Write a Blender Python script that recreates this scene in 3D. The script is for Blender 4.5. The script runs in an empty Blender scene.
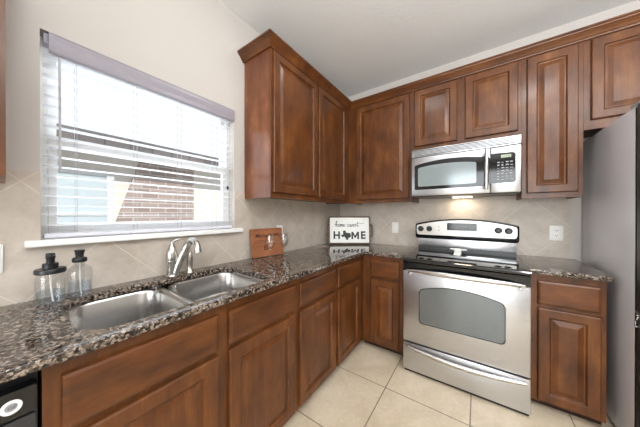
import bpy, bmesh, math, random
from mathutils import Vector, Matrix
random.seed(7)
S = bpy.context.scene
COL = S.collection

# ------------------------------------------------------------------ camera
F_PX, YAW, PITCH = 224.66, 0.6128, -0.0027
cam = bpy.data.cameras.new('camera')
cam.sensor_width = 36.0
cam.lens = 36.0 * F_PX / 640.0
cam.clip_start = 0.01
cam.shift_y = 1.1635 / 640.0
camo = bpy.data.objects.new('camera', cam)
camo.location = (1.5196, -2.6224, 1.2721)
camo.rotation_euler = (math.pi / 2 + PITCH, 0, YAW)
COL.objects.link(camo)
S.camera = camo

# ------------------------------------------------------------------ world, sun, lamps, exposure
W = bpy.data.worlds.new('world')
S.world = W
W.use_nodes = True
W.node_tree.nodes['Background'].inputs[0].default_value = (0.88, 0.94, 1.0, 1)
W.node_tree.nodes['Background'].inputs[1].default_value = 1.2

def lamp(name, kind, loc, rot, power, color, size=None, size_y=None, shape='RECTANGLE'):
    l = bpy.data.lights.new(name, kind)
    l.energy = power
    l.color = color
    if kind == 'AREA':
        l.shape = shape
        l.size = size
        if shape in ('RECTANGLE', 'ELLIPSE'):
            l.size_y = size_y or size
    o = bpy.data.objects.new(name, l)
    o.location = loc
    o.rotation_euler = rot
    COL.objects.link(o)
    return o

sun = lamp('sun', 'SUN', (6, -1, 8), (0, math.radians(48), math.radians(-12)), 3.4, (1.0, 0.97, 0.93))
sun.data.angle = 0.01
# lamps of the room: a flush ceiling light over the counter, a globe further in; an unseen up-facing area light is added to brighten the ceiling
lamp('ceiling_lamp', 'AREA', (1.0, -1.42, 2.78), (0, 0, 0), 4, (0.95, 0.975, 1.0), 0.34, shape='DISK')
lamp('kitchen_lamp', 'AREA', (2.1, -1.80, 2.77), (0, 0, 0), 11, (0.96, 0.98, 1.0), 0.40, shape='DISK')
gl = lamp('globe_lamp', 'POINT', (3.3, -3.4, 2.50), (0, 0, 0), 26, (0.95, 0.975, 1.0)); gl.data.shadow_soft_size = 0.14
lamp('fill_uplight', 'AREA', (2.7, -2.9, 1.70), (math.radians(180), 0, 0), 158, (0.92, 0.965, 1.0), 0.5, shape='DISK')
# unseen fill lights added in front of the solid rear and right walls
lamp('rear_fill', 'AREA', (2.1, -6.25, 1.55), (math.radians(90), 0, 0), 135, (0.92, 0.965, 1.0), 2.6, 1.9)
lamp('side_fill', 'AREA', (5.35, -3.0, 1.6), (math.radians(90), 0, math.radians(90)), 5, (0.92, 0.965, 1.0), 1.8, 1.7)
# daylight at the sink window
lamp('window_daylight', 'AREA', (-0.16, -2.06, 1.62), (math.radians(90), 0, math.radians(-90)), 9, (0.88, 0.94, 1.0), 0.9, 0.88)

S.view_settings.view_transform = 'Standard'
S.view_settings.look = 'None'
S.view_settings.gamma = 1.0
S.view_settings.use_curve_mapping = False
S.view_settings.exposure = 0.0
S.cycles.use_denoising = True
S.cycles.max_bounces = 10
S.cycles.transparent_max_bounces = 24

# ------------------------------------------------------------------ material helpers
def srgb(r, g, b):
    f = lambda c: (c / 255 / 12.92) if c / 255 <= 0.04045 else ((c / 255 + 0.055) / 1.055) ** 2.4
    return (f(r), f(g), f(b), 1)

class NT:
    def __init__(s, name):
        s.m = bpy.data.materials.new(name)
        s.m.use_nodes = True
        s.t = s.m.node_tree
        s.n = s.t.nodes
        s.b = s.n['Principled BSDF']
    def add(s, typ, **kw):
        nd = s.n.new(typ)
        for k, v in kw.items():
            setattr(nd, k, v)
        return nd
    def link(s, a, b):
        s.t.links.new(a, b)
    def inp(s, nd, key, v):
        if hasattr(v, 'is_output'):
            s.link(v, nd.inputs[key])
        else:
            nd.inputs[key].default_value = v
    def math(s, op, a, b=0.0, c=0.0):
        nd = s.add('ShaderNodeMath', operation=op)
        s.inp(nd, 0, a); s.inp(nd, 1, b); s.inp(nd, 2, c)
        return nd.outputs[0]
    def pos(s):
        return s.add('ShaderNodeNewGeometry').outputs['Position']
    def sep(s, v):
        nd = s.add('ShaderNodeSeparateXYZ'); s.link(v, nd.inputs[0]); return nd.outputs
    def comb(s, x, y, z):
        nd = s.add('ShaderNodeCombineXYZ')
        s.inp(nd, 0, x); s.inp(nd, 1, y); s.inp(nd, 2, z)
        return nd.outputs[0]
    def mapping(s, v, scale=(1, 1, 1), loc=(0, 0, 0), rot=(0, 0, 0)):
        nd = s.add('ShaderNodeMapping')
        s.link(v, nd.inputs[0])
        nd.inputs['Scale'].default_value = scale
        nd.inputs['Location'].default_value = loc
        nd.inputs['Rotation'].default_value = rot
        return nd.outputs[0]
    def noise(s, v, scale, detail=3, rough=0.55, dist=0.0):
        nd = s.add('ShaderNodeTexNoise')
        s.link(v, nd.inputs['Vector'])
        nd.inputs['Scale'].default_value = scale
        nd.inputs['Detail'].default_value = detail
        nd.inputs['Roughness'].default_value = rough
        nd.inputs['Distortion'].default_value = dist
        return nd.outputs[0]
    def ramp(s, f, stops):
        nd = s.add('ShaderNodeValToRGB')
        e = nd.color_ramp.elements
        while len(e) < len(stops):
            e.new(0.5)
        for el, (p, c) in zip(e, stops):
            el.position = p
            el.color = c
        s.link(f, nd.inputs[0])
        return nd.outputs[0]
    def mix(s, f, a, b, mode='MIX'):
        nd = s.add('ShaderNodeMix', data_type='RGBA', blend_type=mode)
        s.inp(nd, 0, f); s.inp(nd, 6, a); s.inp(nd, 7, b)
        return nd.outputs[2]
    def bump(s, h, strength, dist=0.01):
        nd = s.add('ShaderNodeBump')
        s.link(h, nd.inputs['Height'])
        nd.inputs['Strength'].default_value = strength
        nd.inputs['Distance'].default_value = dist
        s.link(nd.outputs[0], s.b.inputs['Normal'])
    def set(s, **kw):
        for k, v in kw.items():
            s.inp(s.b, k.replace('_', ' '), v)
        return s

def plain(name, col, rough=0.5, metal=0.0, **kw):
    t = NT(name)
    p = t.pos()
    n = t.noise(p, 35, 2)
    c = t.mix(n, tuple(x * 0.93 for x in col[:3]) + (1,), tuple(min(1, x * 1.05) for x in col[:3]) + (1,))
    t.set(Base_Color=c, Roughness=rough, Metallic=metal)
    for k, v in kw.items():
        t.b.inputs[k.replace('_', ' ')].default_value = v
    return t.m

def wood(name, axis, dark, mid, light, rough=0.42, coat=0.32):
    t = NT(name)
    p = t.pos()
    sc = [1, 1, 1]; sc['xyz'.index(axis)] = 0.06
    v = t.mapping(p, tuple(sc))
    fine = t.noise(v, 190, 3, 0.6)
    broad = t.noise(v, 17, 4, 0.55, 0.6)
    cloud = t.noise(t.mapping(p, tuple(1.0 if q == 1 else 0.45 for q in sc)), 9.0, 4, 0.6)
    f = t.math('ADD', t.math('MULTIPLY', broad, 0.26), t.math('ADD', t.math('MULTIPLY', fine, 0.16), t.math('MULTIPLY', cloud, 0.58)))
    c = t.ramp(f, [(0.36, dark), (0.54, mid), (0.70, light)])
    t.set(Base_Color=c, Roughness=rough, Coat_Weight=coat, Coat_Roughness=0.18, Specular_IOR_Level=0.3)
    t.bump(fine, 0.04, 0.002)
    return t.m

def grout_mask(t, a, off_a, b, off_b, per, hw):
    da = t.math('PINGPONG', t.math('SUBTRACT', a, off_a), per / 2)
    db = t.math('PINGPONG', t.math('SUBTRACT', b, off_b), per / 2)
    d = t.math('MINIMUM', da, db)
    return t.math('LESS_THAN', d, hw), d

def paint(name, col, bump_scale=170, bump=0.12, rough=0.75):
    t = NT(name)
    p = t.pos()
    n = t.noise(p, bump_scale, 3)
    big = t.noise(p, 1.6, 2)
    c = t.mix(big, tuple(x * 0.97 for x in col[:3]) + (1,), col)
    t.set(Base_Color=c, Roughness=rough)
    t.bump(n, bump, 0.004)
    return t.m

def tile(name, ax, off_minus, off_plus, per=0.5):
    t = NT(name)
    p = t.pos()
    x, y, z = t.sep(p)
    a = {'x': x, 'y': y}[ax]
    m, d = grout_mask(t, t.math('SUBTRACT', a, z), off_minus, t.math('ADD', a, z), off_plus, per, 0.0026)
    clouds = t.noise(p, 7, 5, 0.6, 0.4)
    fine = t.noise(p, 60, 3, 0.6)
    f = t.math('ADD', t.math('MULTIPLY', clouds, 0.75), t.math('MULTIPLY', fine, 0.25))
    body = t.ramp(f, [(0.30, srgb(177, 165, 152)), (0.5, srgb(193, 182, 170)), (0.72, srgb(207, 197, 186))])
    c = t.mix(m, body, srgb(212, 204, 193))
    t.set(Base_Color=c, Roughness=0.42)
    t.bump(t.math('ADD', t.math('MULTIPLY', t.math('MINIMUM', d, 0.006), 60), t.math('MULTIPLY', fine, 0.1)), 0.25, 0.003)
    return t.m

M = {}
M['wall'] = paint('wall_paint', srgb(196, 190, 184), 150, 0.10)
M['ceiling'] = paint('ceiling_texture', srgb(228, 227, 225), 90, 0.5)
M['white'] = plain('white_trim', srgb(242, 242, 240), 0.4)
M['plastic_white'] = plain('white_plastic', srgb(238, 238, 234), 0.35)
M['tile_back'] = tile('diagonal_tile_back', 'x', 0.487, 3.29)
M['tile_left'] = tile('diagonal_tile_left', 'y', -1.98, 0.33)
D, MI, L = srgb(66, 33, 10), srgb(98, 55, 21), srgb(128, 79, 36)
M['wood'] = wood('stained_wood_vertical', 'z', D, MI, L)
M['wood_x'] = wood('stained_wood_across_x', 'x', D, MI, L)
M['wood_y'] = wood('stained_wood_across_y', 'y', D, MI, L)
M['wood_end'] = wood('stained_wood_panel', 'z', srgb(84, 42, 20), srgb(118, 68, 38), srgb(146, 92, 56))
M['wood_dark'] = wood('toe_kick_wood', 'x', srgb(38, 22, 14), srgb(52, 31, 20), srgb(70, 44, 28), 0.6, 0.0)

def granite():
    t = NT('granite')
    p = t.pos()
    v = t.add('ShaderNodeTexVoronoi'); t.link(p, v.inputs['Vector']); v.inputs['Scale'].default_value = 125
    v2 = t.add('ShaderNodeTexVoronoi'); t.link(t.mapping(p, (1, 1, 1), (3, 1, 2)), v2.inputs['Vector']); v2.inputs['Scale'].default_value = 230
    n = t.noise(p, 24, 5, 0.65, 0.8)
    big = t.noise(p, 7, 3, 0.6, 0.5)
    r1 = t.sep(v.outputs['Color'])[0]
    r2 = t.sep(v2.outputs['Color'])[1]
    f = t.math('ADD', t.math('MULTIPLY', r1, 0.52), t.math('ADD', t.math('MULTIPLY', r2, 0.26), t.math('ADD', t.math('MULTIPLY', n, 0.26), t.math('MULTIPLY', big, 0.16))))
    c = t.ramp(f, [(0.34, srgb(16, 15, 15)), (0.47, srgb(40, 34, 31)), (0.60, srgb(80, 67, 58)), (0.74, srgb(116, 101, 89)), (0.88, srgb(160, 146, 132)), (0.97, srgb(74, 77, 86))])
    t.set(Base_Color=c, Roughness=0.07, IOR=1.52)
    return t.m
M['granite'] = granite()

def steel(name, axis, col=(0.60, 0.61, 0.635, 1), rough=0.26, streak=0.05):
    t = NT(name)
    p = t.pos()
    sc = [1, 1, 1]; sc['xyz'.index(axis)] = 0.015
    v = t.mapping(p, tuple(sc))
    n = t.noise(v, 420, 2, 0.6)
    c = t.mix(n, tuple(x * 0.94 for x in col[:3]) + (1,), col)
    r = t.math('ADD', t.math('MULTIPLY', n, streak), rough)
    t.set(Base_Color=c, Roughness=r, Metallic=1.0)
    t.bump(n, 0.02, 0.001)
    return t.m
M['steel'] = steel('brushed_steel', 'x')
M['steel_sink'] = steel('sink_steel', 'y', (0.47, 0.46, 0.445, 1), 0.22)
M['steel_handle'] = steel('polished_steel', 'x', (0.58, 0.56, 0.54, 1), 0.2)
M['steel_face'] = steel('control_face_steel', 'x', (0.50, 0.48, 0.45, 1), 0.30)
M['nickel'] = steel('brushed_nickel', 'z', (0.58, 0.56, 0.52, 1), 0.24)
M['fridge_side'] = NT('fridge_side_grey').set(Base_Color=srgb(206, 206, 210), Roughness=0.25, Metallic=0.0, Coat_Weight=0.6, Coat_Roughness=0.15).m
M['black_gloss'] = plain('black_gloss', srgb(12, 14, 16), 0.07)
M['black_glass'] = plain('black_ceramic_glass', srgb(10, 13, 15), 0.06, Coat_Weight=0.5)
M['black'] = plain('black_plastic', srgb(20, 21, 23), 0.35)
M['dark_grey'] = plain('dark_grey_enamel', srgb(52, 52, 54), 0.4)
M['charcoal'] = plain('charcoal_satin', srgb(40, 41, 44), 0.3)
M['oven_glass'] = plain('oven_window_glass', srgb(112, 117, 119), 0.06, 0.6)
M['micro_glass'] = plain('microwave_window_glass', srgb(140, 150, 152), 0.12, 0.2)
M['display'] = plain('display_glass', srgb(22, 30, 26), 0.1)
M['lcd'] = plain('lcd_pale', srgb(150, 160, 140), 0.3)
M['key'] = plain('grey_key_print', srgb(150, 152, 154), 0.4)
M['green_print'] = plain('dim_green_print', srgb(46, 62, 54), 0.4)
M['ink'] = plain('charcoal_ink', srgb(58, 58, 60), 0.7)
M['burn'] = plain('burnt_engraving', srgb(70, 32, 20), 0.7)
M['sign_white'] = plain('sign_white_board', srgb(240, 240, 236), 0.6)
M['sign_wood'] = wood('weathered_wood', 'x', srgb(84, 70, 58), srgb(112, 96, 82), srgb(138, 122, 106), 0.7, 0.0)
M['board'] = wood('cherry_board', 'y', srgb(132, 80, 52), srgb(160, 103, 70), srgb(182, 126, 90), 0.45, 0.1)
def vinyl():
    t = NT('blind_vinyl')
    t.set(Base_Color=srgb(240, 241, 243), Roughness=0.4)
    tl_ = t.add('ShaderNodeBsdfTranslucent'); tl_.inputs[0].default_value = srgb(244, 245, 246)
    mx = t.add('ShaderNodeMixShader'); mx.inputs[0].default_value = 0.5
    t.link(t.b.outputs[0], mx.inputs[1]); t.link(tl_.outputs[0], mx.inputs[2])
    t.link(mx.outputs[0], t.n['Material Output'].inputs[0])
    return t.m
M['slat'] = vinyl()
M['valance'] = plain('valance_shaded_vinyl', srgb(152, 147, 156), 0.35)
M['rail'] = plain('blind_rail', srgb(214, 214, 224), 0.4)
M['cord'] = plain('cord', srgb(190, 190, 195), 0.8)
M['ceramic'] = plain('white_ceramic', srgb(245, 244, 240), 0.15)
M['lens'] = NT('lamp_lens').set(Base_Color=(1, .95, .85, 1), Emission_Color=(1, 0.88, 0.68, 1), Emission_Strength=6.0).m

def glass(name, tint=(1, 1, 1, 1), refl=0.12):
    t = NT(name)
    out = t.n['Material Output']
    t.n.remove(t.b)
    tr = t.add('ShaderNodeBsdfTransparent'); tr.inputs[0].default_value = tint
    gl = t.add('ShaderNodeBsdfGlossy'); gl.inputs['Roughness'].default_value = 0.02
    fr = t.add('ShaderNodeLayerWeight'); fr.inputs[0].default_value = 0.5
    mx = t.add('ShaderNodeMixShader')
    f = t.math('MULTIPLY_ADD', t.math('POWER', fr.outputs[1], 3.5), refl * 4.2, refl * 0.3)
    t.link(f, mx.inputs[0]); t.link(tr.outputs[0], mx.inputs[1]); t.link(gl.outputs[0], mx.inputs[2])
    t.link(mx.outputs[0], out.inputs[0])
    return t.m
M['pane'] = glass('window_glass', (0.97, 0.985, 1, 1), 0.08)
M['glass'] = glass('clear_glass', (0.985, 0.988, 0.986, 1), 0.16)
M['crystal'] = glass('wine_glass_crystal', (0.972, 0.978, 0.978, 1), 0.22)
M['liquid'] = glass('clear_soap', (0.86, 0.90, 0.95, 1), 0.12)

def floor_mat():
    t = NT('floor_tile')
    p = t.pos()
    x, y, z = t.sep(p)
    m, d = grout_mask(t, x, 0.967, y, -1.003, 0.515, 0.0035)
    cl = t.noise(p, 5, 5, 0.6, 0.5)
    fi = t.noise(p, 45, 3, 0.6)
    f = t.math('ADD', t.math('MULTIPLY', cl, 0.7), t.math('MULTIPLY', fi, 0.3))
    body = t.ramp(f, [(0.3, srgb(186, 168, 144)), (0.5, srgb(202, 186, 162)), (0.72, srgb(218, 204, 182))])
    c = t.mix(m, body, srgb(128, 112, 92))
    t.set(Base_Color=c, Roughness=0.34)
    t.bump(t.math('MINIMUM', d, 0.006), 0.5, 0.4)
    return t.m
M['floor'] = floor_mat()

def brick_mat():
    t = NT('brick')
    p = t.pos()
    x, y, z = t.sep(p)
    v = t.comb(t.math('ADD', y, x), z, 0.0)
    b = t.add('ShaderNodeTexBrick')
    t.link(v, b.inputs['Vector'])
    b.inputs['Scale'].default_value = 1.0
    b.inputs['Brick Width'].default_value = 0.21
    b.inputs['Row Height'].default_value = 0.072
    b.inputs['Mortar Size'].default_value = 0.007
    b.inputs['Color1'].default_value = srgb(184, 164, 154)
    b.inputs['Color2'].default_value = srgb(160, 140, 132)
    b.inputs['Mortar'].default_value = srgb(205, 198, 192)
    t.set(Base_Color=b.outputs[0], Roughness=0.85)
    return t.m
M['brick'] = brick_mat()
def shingle_mat():
    t = NT('roof_shingle')
    p = t.pos()
    x, y, z = t.sep(p)
    b = t.add('ShaderNodeTexBrick')
    t.link(t.comb(y, t.math('MULTIPLY', x, 1.0), 0.0), b.inputs['Vector'])
    b.inputs['Scale'].default_value = 1.0
    b.inputs['Brick Width'].default_value = 0.25
    b.inputs['Row Height'].default_value = 0.13
    b.inputs['Mortar Size'].default_value = 0.008
    b.inputs['Color1'].default_value = srgb(128, 120, 116)
    b.inputs['Color2'].default_value = srgb(104, 98, 96)
    b.inputs['Mortar'].default_value = srgb(80, 76, 74)
    t.set(Base_Color=b.outputs[0], Roughness=0.9)
    return t.m
M['shingle'] = shingle_mat()
M['cream'] = paint('sunlit_brick_cream', srgb(236, 230, 220), 80, 0.2)  # cream colour stands in for sunlit, washed-out brick
M['fascia'] = plain('fascia_white', srgb(226, 226, 226), 0.5)
M['pane_blue'] = plain('far_window_pane', srgb(206, 218, 222), 0.15)
M['ground'] = paint('ground_gravel', srgb(168, 160, 146), 40, 0.5)

# ------------------------------------------------------------------ mesh helpers
class MB:
    def __init__(s):
        s.bm = bmesh.new()
    def _merge(s, b2):
        me = bpy.data.meshes.new('tmp')
        b2.to_mesh(me); b2.free()
        s.bm.from_mesh(me)
        bpy.data.meshes.remove(me)
    def box(s, x0, x1, y0, y1, z0, z1, bev=0.0, seg=2):
        b = bmesh.new()
        bmesh.ops.create_cube(b, size=1.0)
        for v in b.verts:
            v.co = Vector(((x0 + x1) / 2 + v.co.x * (x1 - x0), (y0 + y1) / 2 + v.co.y * (y1 - y0), (z0 + z1) / 2 + v.co.z * (z1 - z0)))
        if bev > 0:
            bmesh.ops.bevel(b, geom=b.edges[:], offset=bev, segments=seg, profile=0.5, affect='EDGES')
        s._merge(b)
        return s
    def lathe(s, prof, c=(0, 0, 0), n=28, sx=1.0, sy=1.0, mat=None):
        b = bmesh.new()
        rings = []
        for r, z in prof:
            if r < 1e-6:
                rings.append([b.verts.new((0, 0, z))])
            else:
                rings.append([b.verts.new((r * sx * math.cos(2 * math.pi * i / n), r * sy * math.sin(2 * math.pi * i / n), z)) for i in range(n)])
        for a, q in zip(rings, rings[1:]):
            for i in range(n):
                j = (i + 1) % n
                if len(a) == 1 and len(q) == 1:
                    continue
                if len(a) == 1:
                    b.faces.new((a[0], q[i], q[j]))
                elif len(q) == 1:
                    b.faces.new((a[i], a[j], q[0]))
                else:
                    b.faces.new((a[i], a[j], q[j], q[i]))
        if mat is not None:
            b.transform(mat)
        b.transform(Matrix.Translation(Vector(c)))
        s._merge(b)
        return s
    def tube(s, pts, rad, n=12, flat=1.0):
        pts = [Vector(p) for p in pts]
        rads = rad if isinstance(rad, (list, tuple)) else [rad] * len(pts)
        b = bmesh.new()
        prev = None
        up = Vector((0.13, 0.21, 0.97)).normalized()
        rings = []
        for i, p in enumerate(pts):
            d = (pts[min(i + 1, len(pts) - 1)] - pts[max(i - 1, 0)]).normalized()
            if prev is None:
                u = d.cross(up)
                if u.length < 1e-3:
                    u = d.cross(Vector((1, 0, 0)))
                u.normalize()
            else:
                u = (prev - d * prev.dot(d)).normalized()
            prev = u
            w = d.cross(u)
            rings.append([b.verts.new(p + (u * math.cos(2 * math.pi * k / n) + w * math.sin(2 * math.pi * k / n) * flat) * rads[i]) for k in range(n)])
        for a, q in zip(rings, rings[1:]):
            for k in range(n):
                b.faces.new((a[k], a[(k + 1) % n], q[(k + 1) % n], q[k]))
        b.faces.new(rings[0][::-1]); b.faces.new(rings[-1])
        s._merge(b)
        return s
    def prism(s, poly, o, u, v, w, depth, bev=0.0):
        """polygon (a, b) placed at o + a*u + b*v, thickness depth along w"""
        o, u, v, w = Vector(o), Vector(u), Vector(v), Vector(w)
        b = bmesh.new()
        A = [b.verts.new(o + u * p[0] + v * p[1]) for p in poly]
        B = [b.verts.new(o + u * p[0] + v * p[1] + w * depth) for p in poly]
        n = len(poly)
        fa = b.faces.new(A[::-1]); fb = b.faces.new(B)
        for i in range(n):
            b.faces.new((A[i], A[(i + 1) % n], B[(i + 1) % n], B[i]))
        bmesh.ops.recalc_face_normals(b, faces=b.faces[:])
        if bev > 0:
            bmesh.ops.bevel(b, geom=list(fb.edges), offset=bev, segments=2, profile=0.5, affect='EDGES')
        bmesh.ops.triangulate(b, faces=[f for f in b.faces if len(f.verts) > 4])
        s._merge(b)
        return s
    def loops(s, rings, cap0=True, cap1=True):
        b = bmesh.new()
        R = [[b.verts.new(p) for p in r] for r in rings]
        for a, q in zip(R, R[1:]):
            n = len(a)
            for i in range(n):
                b.faces.new((a[i], a[(i + 1) % n], q[(i + 1) % n], q[i]))
        if cap0: b.faces.new(R[0][::-1])
        if cap1: b.faces.new(R[-1])
        s._merge(b)
        return s
    def build(s, name, mat, parent=None, smooth=None, recalc=True):
        bm = s.bm
        if recalc:
            bmesh.ops.recalc_face_normals(bm, faces=bm.faces[:])
        me = bpy.data.meshes.new(name)
        bm.to_mesh(me); bm.free()
        o = bpy.data.objects.new(name, me)
        COL.objects.link(o)
        if mat is not None:
            me.materials.append(mat)
        if smooth is not None:
            for p in me.polygons:
                p.use_smooth = True
            try:
                me.set_sharp_from_angle(angle=math.radians(smooth))
            except Exception:
                pass
        if parent is not None:
            root = parent
            off = Vector((0, 0, 0))
            q = parent
            while q is not None:
                off += q.location; q = q.parent
            me.transform(Matrix.Translation(-off))
            o.parent = parent
        else:
            xs = [v.co for v in me.vertices]
            lo = Vector((min(v.x for v in xs), min(v.y for v in xs), min(v.z for v in xs)))
            hi = Vector((max(v.x for v in xs), max(v.y for v in xs), max(v.z for v in xs)))
            c = Vector(((lo.x + hi.x) / 2, (lo.y + hi.y) / 2, lo.z))
            me.transform(Matrix.Translation(-c))
            o.location = c
        return o

def tag(o, label=None, cat=None, group=None, kind=None):
    if label: o['label'] = label
    if cat: o['category'] = cat
    if group: o['group'] = group
    if kind: o['kind'] = kind
    return o

def thing(name, label, cat, loc, group=None):
    o = bpy.data.objects.new(name, None)
    o.empty_display_size = 0.1
    o.location = loc
    COL.objects.link(o)
    return tag(o, label, cat, group)

def struct(name, mb, mat, parent=None, smooth=None):
    o = mb.build(name, mat, parent, smooth)
    if parent is None:
        o['kind'] = 'structure'
    return o

def catmull(pts, n=6):
    P = [Vector(p) for p in pts]
    P = [P[0] * 2 - P[1]] + P + [P[-1] * 2 - P[-2]]
    out = []
    for i in range(1, len(P) - 2):
        for k in range(n):
            t = k / n
            a, b, c, d = P[i - 1], P[i], P[i + 1], P[i + 2]
            out.append(0.5 * ((2 * b) + (c - a) * t + (2 * a - 5 * b + 4 * c - d) * t * t + (3 * b - a - 3 * c + d) * t ** 3))
    out.append(P[-2])
    return out

def rrect(x0, x1, y0, y1, r, n=6):
    """rounded rectangle outline, r may be a 4-list (x0y0, x1y0, x1y1, x0y1)"""
    r = r if isinstance(r, (list, tuple)) else [r] * 4
    out = []
    for (cx, cy, rr, a0) in ((x0 + r[0], y0 + r[0], r[0], 180), (x1 - r[1], y0 + r[1], r[1], 270), (x1 - r[2], y1 - r[2], r[2], 0), (x0 + r[3], y1 - r[3], r[3], 90)):
        for k in range(n + 1):
            a = math.radians(a0 + 90 * k / n)
            out.append((cx + rr * math.cos(a), cy + rr * math.sin(a)))
    return out

def text_mesh(body, size, o, u, v, w, depth, name, mat, parent, shear=0.0, bold=0.0, sx=1.0, align='CENTER'):
    """text standing in the plane u (right), v (up), normal w"""
    cu = bpy.data.curves.new('txt', 'FONT')
    cu.body = body; cu.size = size; cu.align_x = align; cu.align_y = 'CENTER'
    cu.extrude = depth; cu.shear = shear; cu.offset = bold
    ob = bpy.data.objects.new('txt', cu)
    COL.objects.link(ob)
    bpy.context.view_layer.update()
    me = bpy.data.meshes.new_from_object(ob.evaluated_get(bpy.context.evaluated_depsgraph_get()))
    bpy.data.objects.remove(ob); bpy.data.curves.remove(cu)
    u, v, w = Vector(u), Vector(v), Vector(w)
    m = Matrix.Identity(4)
    for i in range(3):
        m[i][0] = u[i] * sx; m[i][1] = v[i]; m[i][2] = w[i]; m[i][3] = Vector(o)[i]
    me.transform(m)
    b = MB(); b.bm.from_mesh(me); bpy.data.meshes.remove(me)
    return b.build(name, mat, parent)

# plane frames: window-wall cabinets face +x, back-wall cabinets face -y
def frame_W(x):   # a = y, b = z, out = +x
    return lambda a, b, d: Vector((x + d, a, b))
def frame_B(y):   # a = x, b = z, out = -y
    return lambda a, b, d: Vector((a, y - d, b))

RAISED = [(0, 0), (0, 0.014), (0.002, 0.0175), (0.006, 0.020), (0.052, 0.020), (0.055, 0.0185), (0.058, 0.013), (0.061, 0.0085), (0.066, 0.0080),
          (0.072, 0.0095), (0.092, 0.0165), (0.095, 0.0175)]
SLAB = [(0, 0), (0, 0.012), (0.002, 0.0155), (0.008, 0.0185), (0.014, 0.020)]

def panel_front(fr, a0, a1, b0, b1, prof, name, mat, parent):
    mb = MB()
    rings = []
    for ins, d in prof:
        rings.append([fr(a0 + ins, b0 + ins, d), fr(a1 - ins, b0 + ins, d), fr(a1 - ins, b1 - ins, d), fr(a0 + ins, b1 - ins, d)])
    mb.loops(rings)
    return mb.build(name, mat, parent)

def bx(fr, a0, a1, b0, b1, d0, d1, mb, bev=0.0):
    p, q = fr(a0, b0, d0), fr(a1, b1, d1)
    mb.box(min(p.x, q.x), max(p.x, q.x), min(p.y, q.y), max(p.y, q.y), min(p.z, q.z), max(p.z, q.z), bev)

# ================================================================== STRUCTURE
CEIL = 2.803
XR, YR = 5.6, -6.5
struct('floor', MB().box(-0.15, XR, YR, 0.15, -0.10, 0.0), M['floor'])
struct('ceiling', MB().box(-0.15, XR + .15, YR - .15, 0.15, CEIL, CEIL + 0.15), M['ceiling'])
WY0, WY1, WZ0, WZ1 = -2.525, -1.600, 1.164, 2.061
wl = MB()
wl.box(-0.15, 0, YR, WY0, 0, CEIL)
wl.box(-0.15, 0, WY1, 0.15, 0, CEIL)
wl.box(-0.15, 0, WY0, WY1, 0, WZ0 - 0.028)
wl.box(-0.15, 0, WY0, WY1, WZ1, CEIL)
struct('wall_left', wl, M['wall'])
struct('wall_back', MB().box(0, XR, 0, 0.15, 0, CEIL), M['wall'])
struct('wall_right', MB().box(XR, XR + 0.15, YR, 0.15, 0, CEIL), M['wall'])
struct('wall_rear', MB().box(-0.15, XR + 0.15, YR - 0.15, YR, 0, CEIL), M['wall'])
# tiled backsplash
tl = MB()
TT = 1.447
tl.box(0, 0.008, -3.4, WY0, 0.90, TT)
tl.box(0, 0.008, WY1, -0.008, 0.90, TT)
tl.box(0, 0.008, WY0, WY1, 0.90, WZ0 - 0.028)
struct('trim_1', tl, M['tile_left'])
struct('trim_2', MB().box(0, 2.124, -0.008, 0, 0.60, TT), M['tile_back'])
# window stool and window
struct('trim_3', MB().box(-0.062, 0.0, WY0 + .0005, WY1 - .0005, WZ0 - 0.0275, WZ0 - 0.001).box(0.0085, 0.045, -2.567, -1.547, WZ0 - 0.028, WZ0 - 0.001, 0.004).box(-0.001, 0.02, WY0 + .001, WY1 - .001, WZ0 - 0.0275, WZ0 - 0.0012), M['white'])
wx0, wx1 = -0.125, -0.065
fm = MB()
fm.box(wx0, wx1, WY0 + .0005, WY0 + 0.026, WZ0 - .0005, WZ1 - .001, 0.003)
fm.box(wx0, wx1, WY1 - 0.026, WY1 - .0005, WZ0 - .0005, WZ1 - .001, 0.003)
fm.box(wx0, wx1, WY0 + 0.026, WY1 - 0.026, WZ1 - 0.035, WZ1 - .001, 0.003)
fm.box(wx0, wx1, WY0 + 0.026, WY1 - 0.026, WZ0 - .0005, WZ0 + 0.03, 0.003)
win = struct('window_1', fm, M['white'])
MR = 1.600
for nm, za, zb, xa in (('upper_sash', MR - 0.012, WZ1 - 0.035, -0.115), ('lower_sash', WZ0 + 0.03, MR + 0.022, -0.088)):
    sh = MB()
    y0, y1 = WY0 + 0.026, WY1 - 0.026
    sh.box(xa, xa + 0.024, y0, y0 + 0.028, za, zb, 0.002)
    sh.box(xa, xa + 0.024, y1 - 0.028, y1, za, zb, 0.002)
    sh.box(xa, xa + 0.024, y0 + .028, y1 - .028, za, za + 0.036, 0.002)
    sh.box(xa, xa + 0.024, y0 + .028, y1 - .028, zb - 0.036, zb, 0.002)
    so = sh.build(nm, M['white'], win)
    MB().box(xa + 0.010, xa + 0.014, y0 + .026, y1 - .026, za + .034, zb - .034).build('glass_pane', M['pane'], so)

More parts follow.
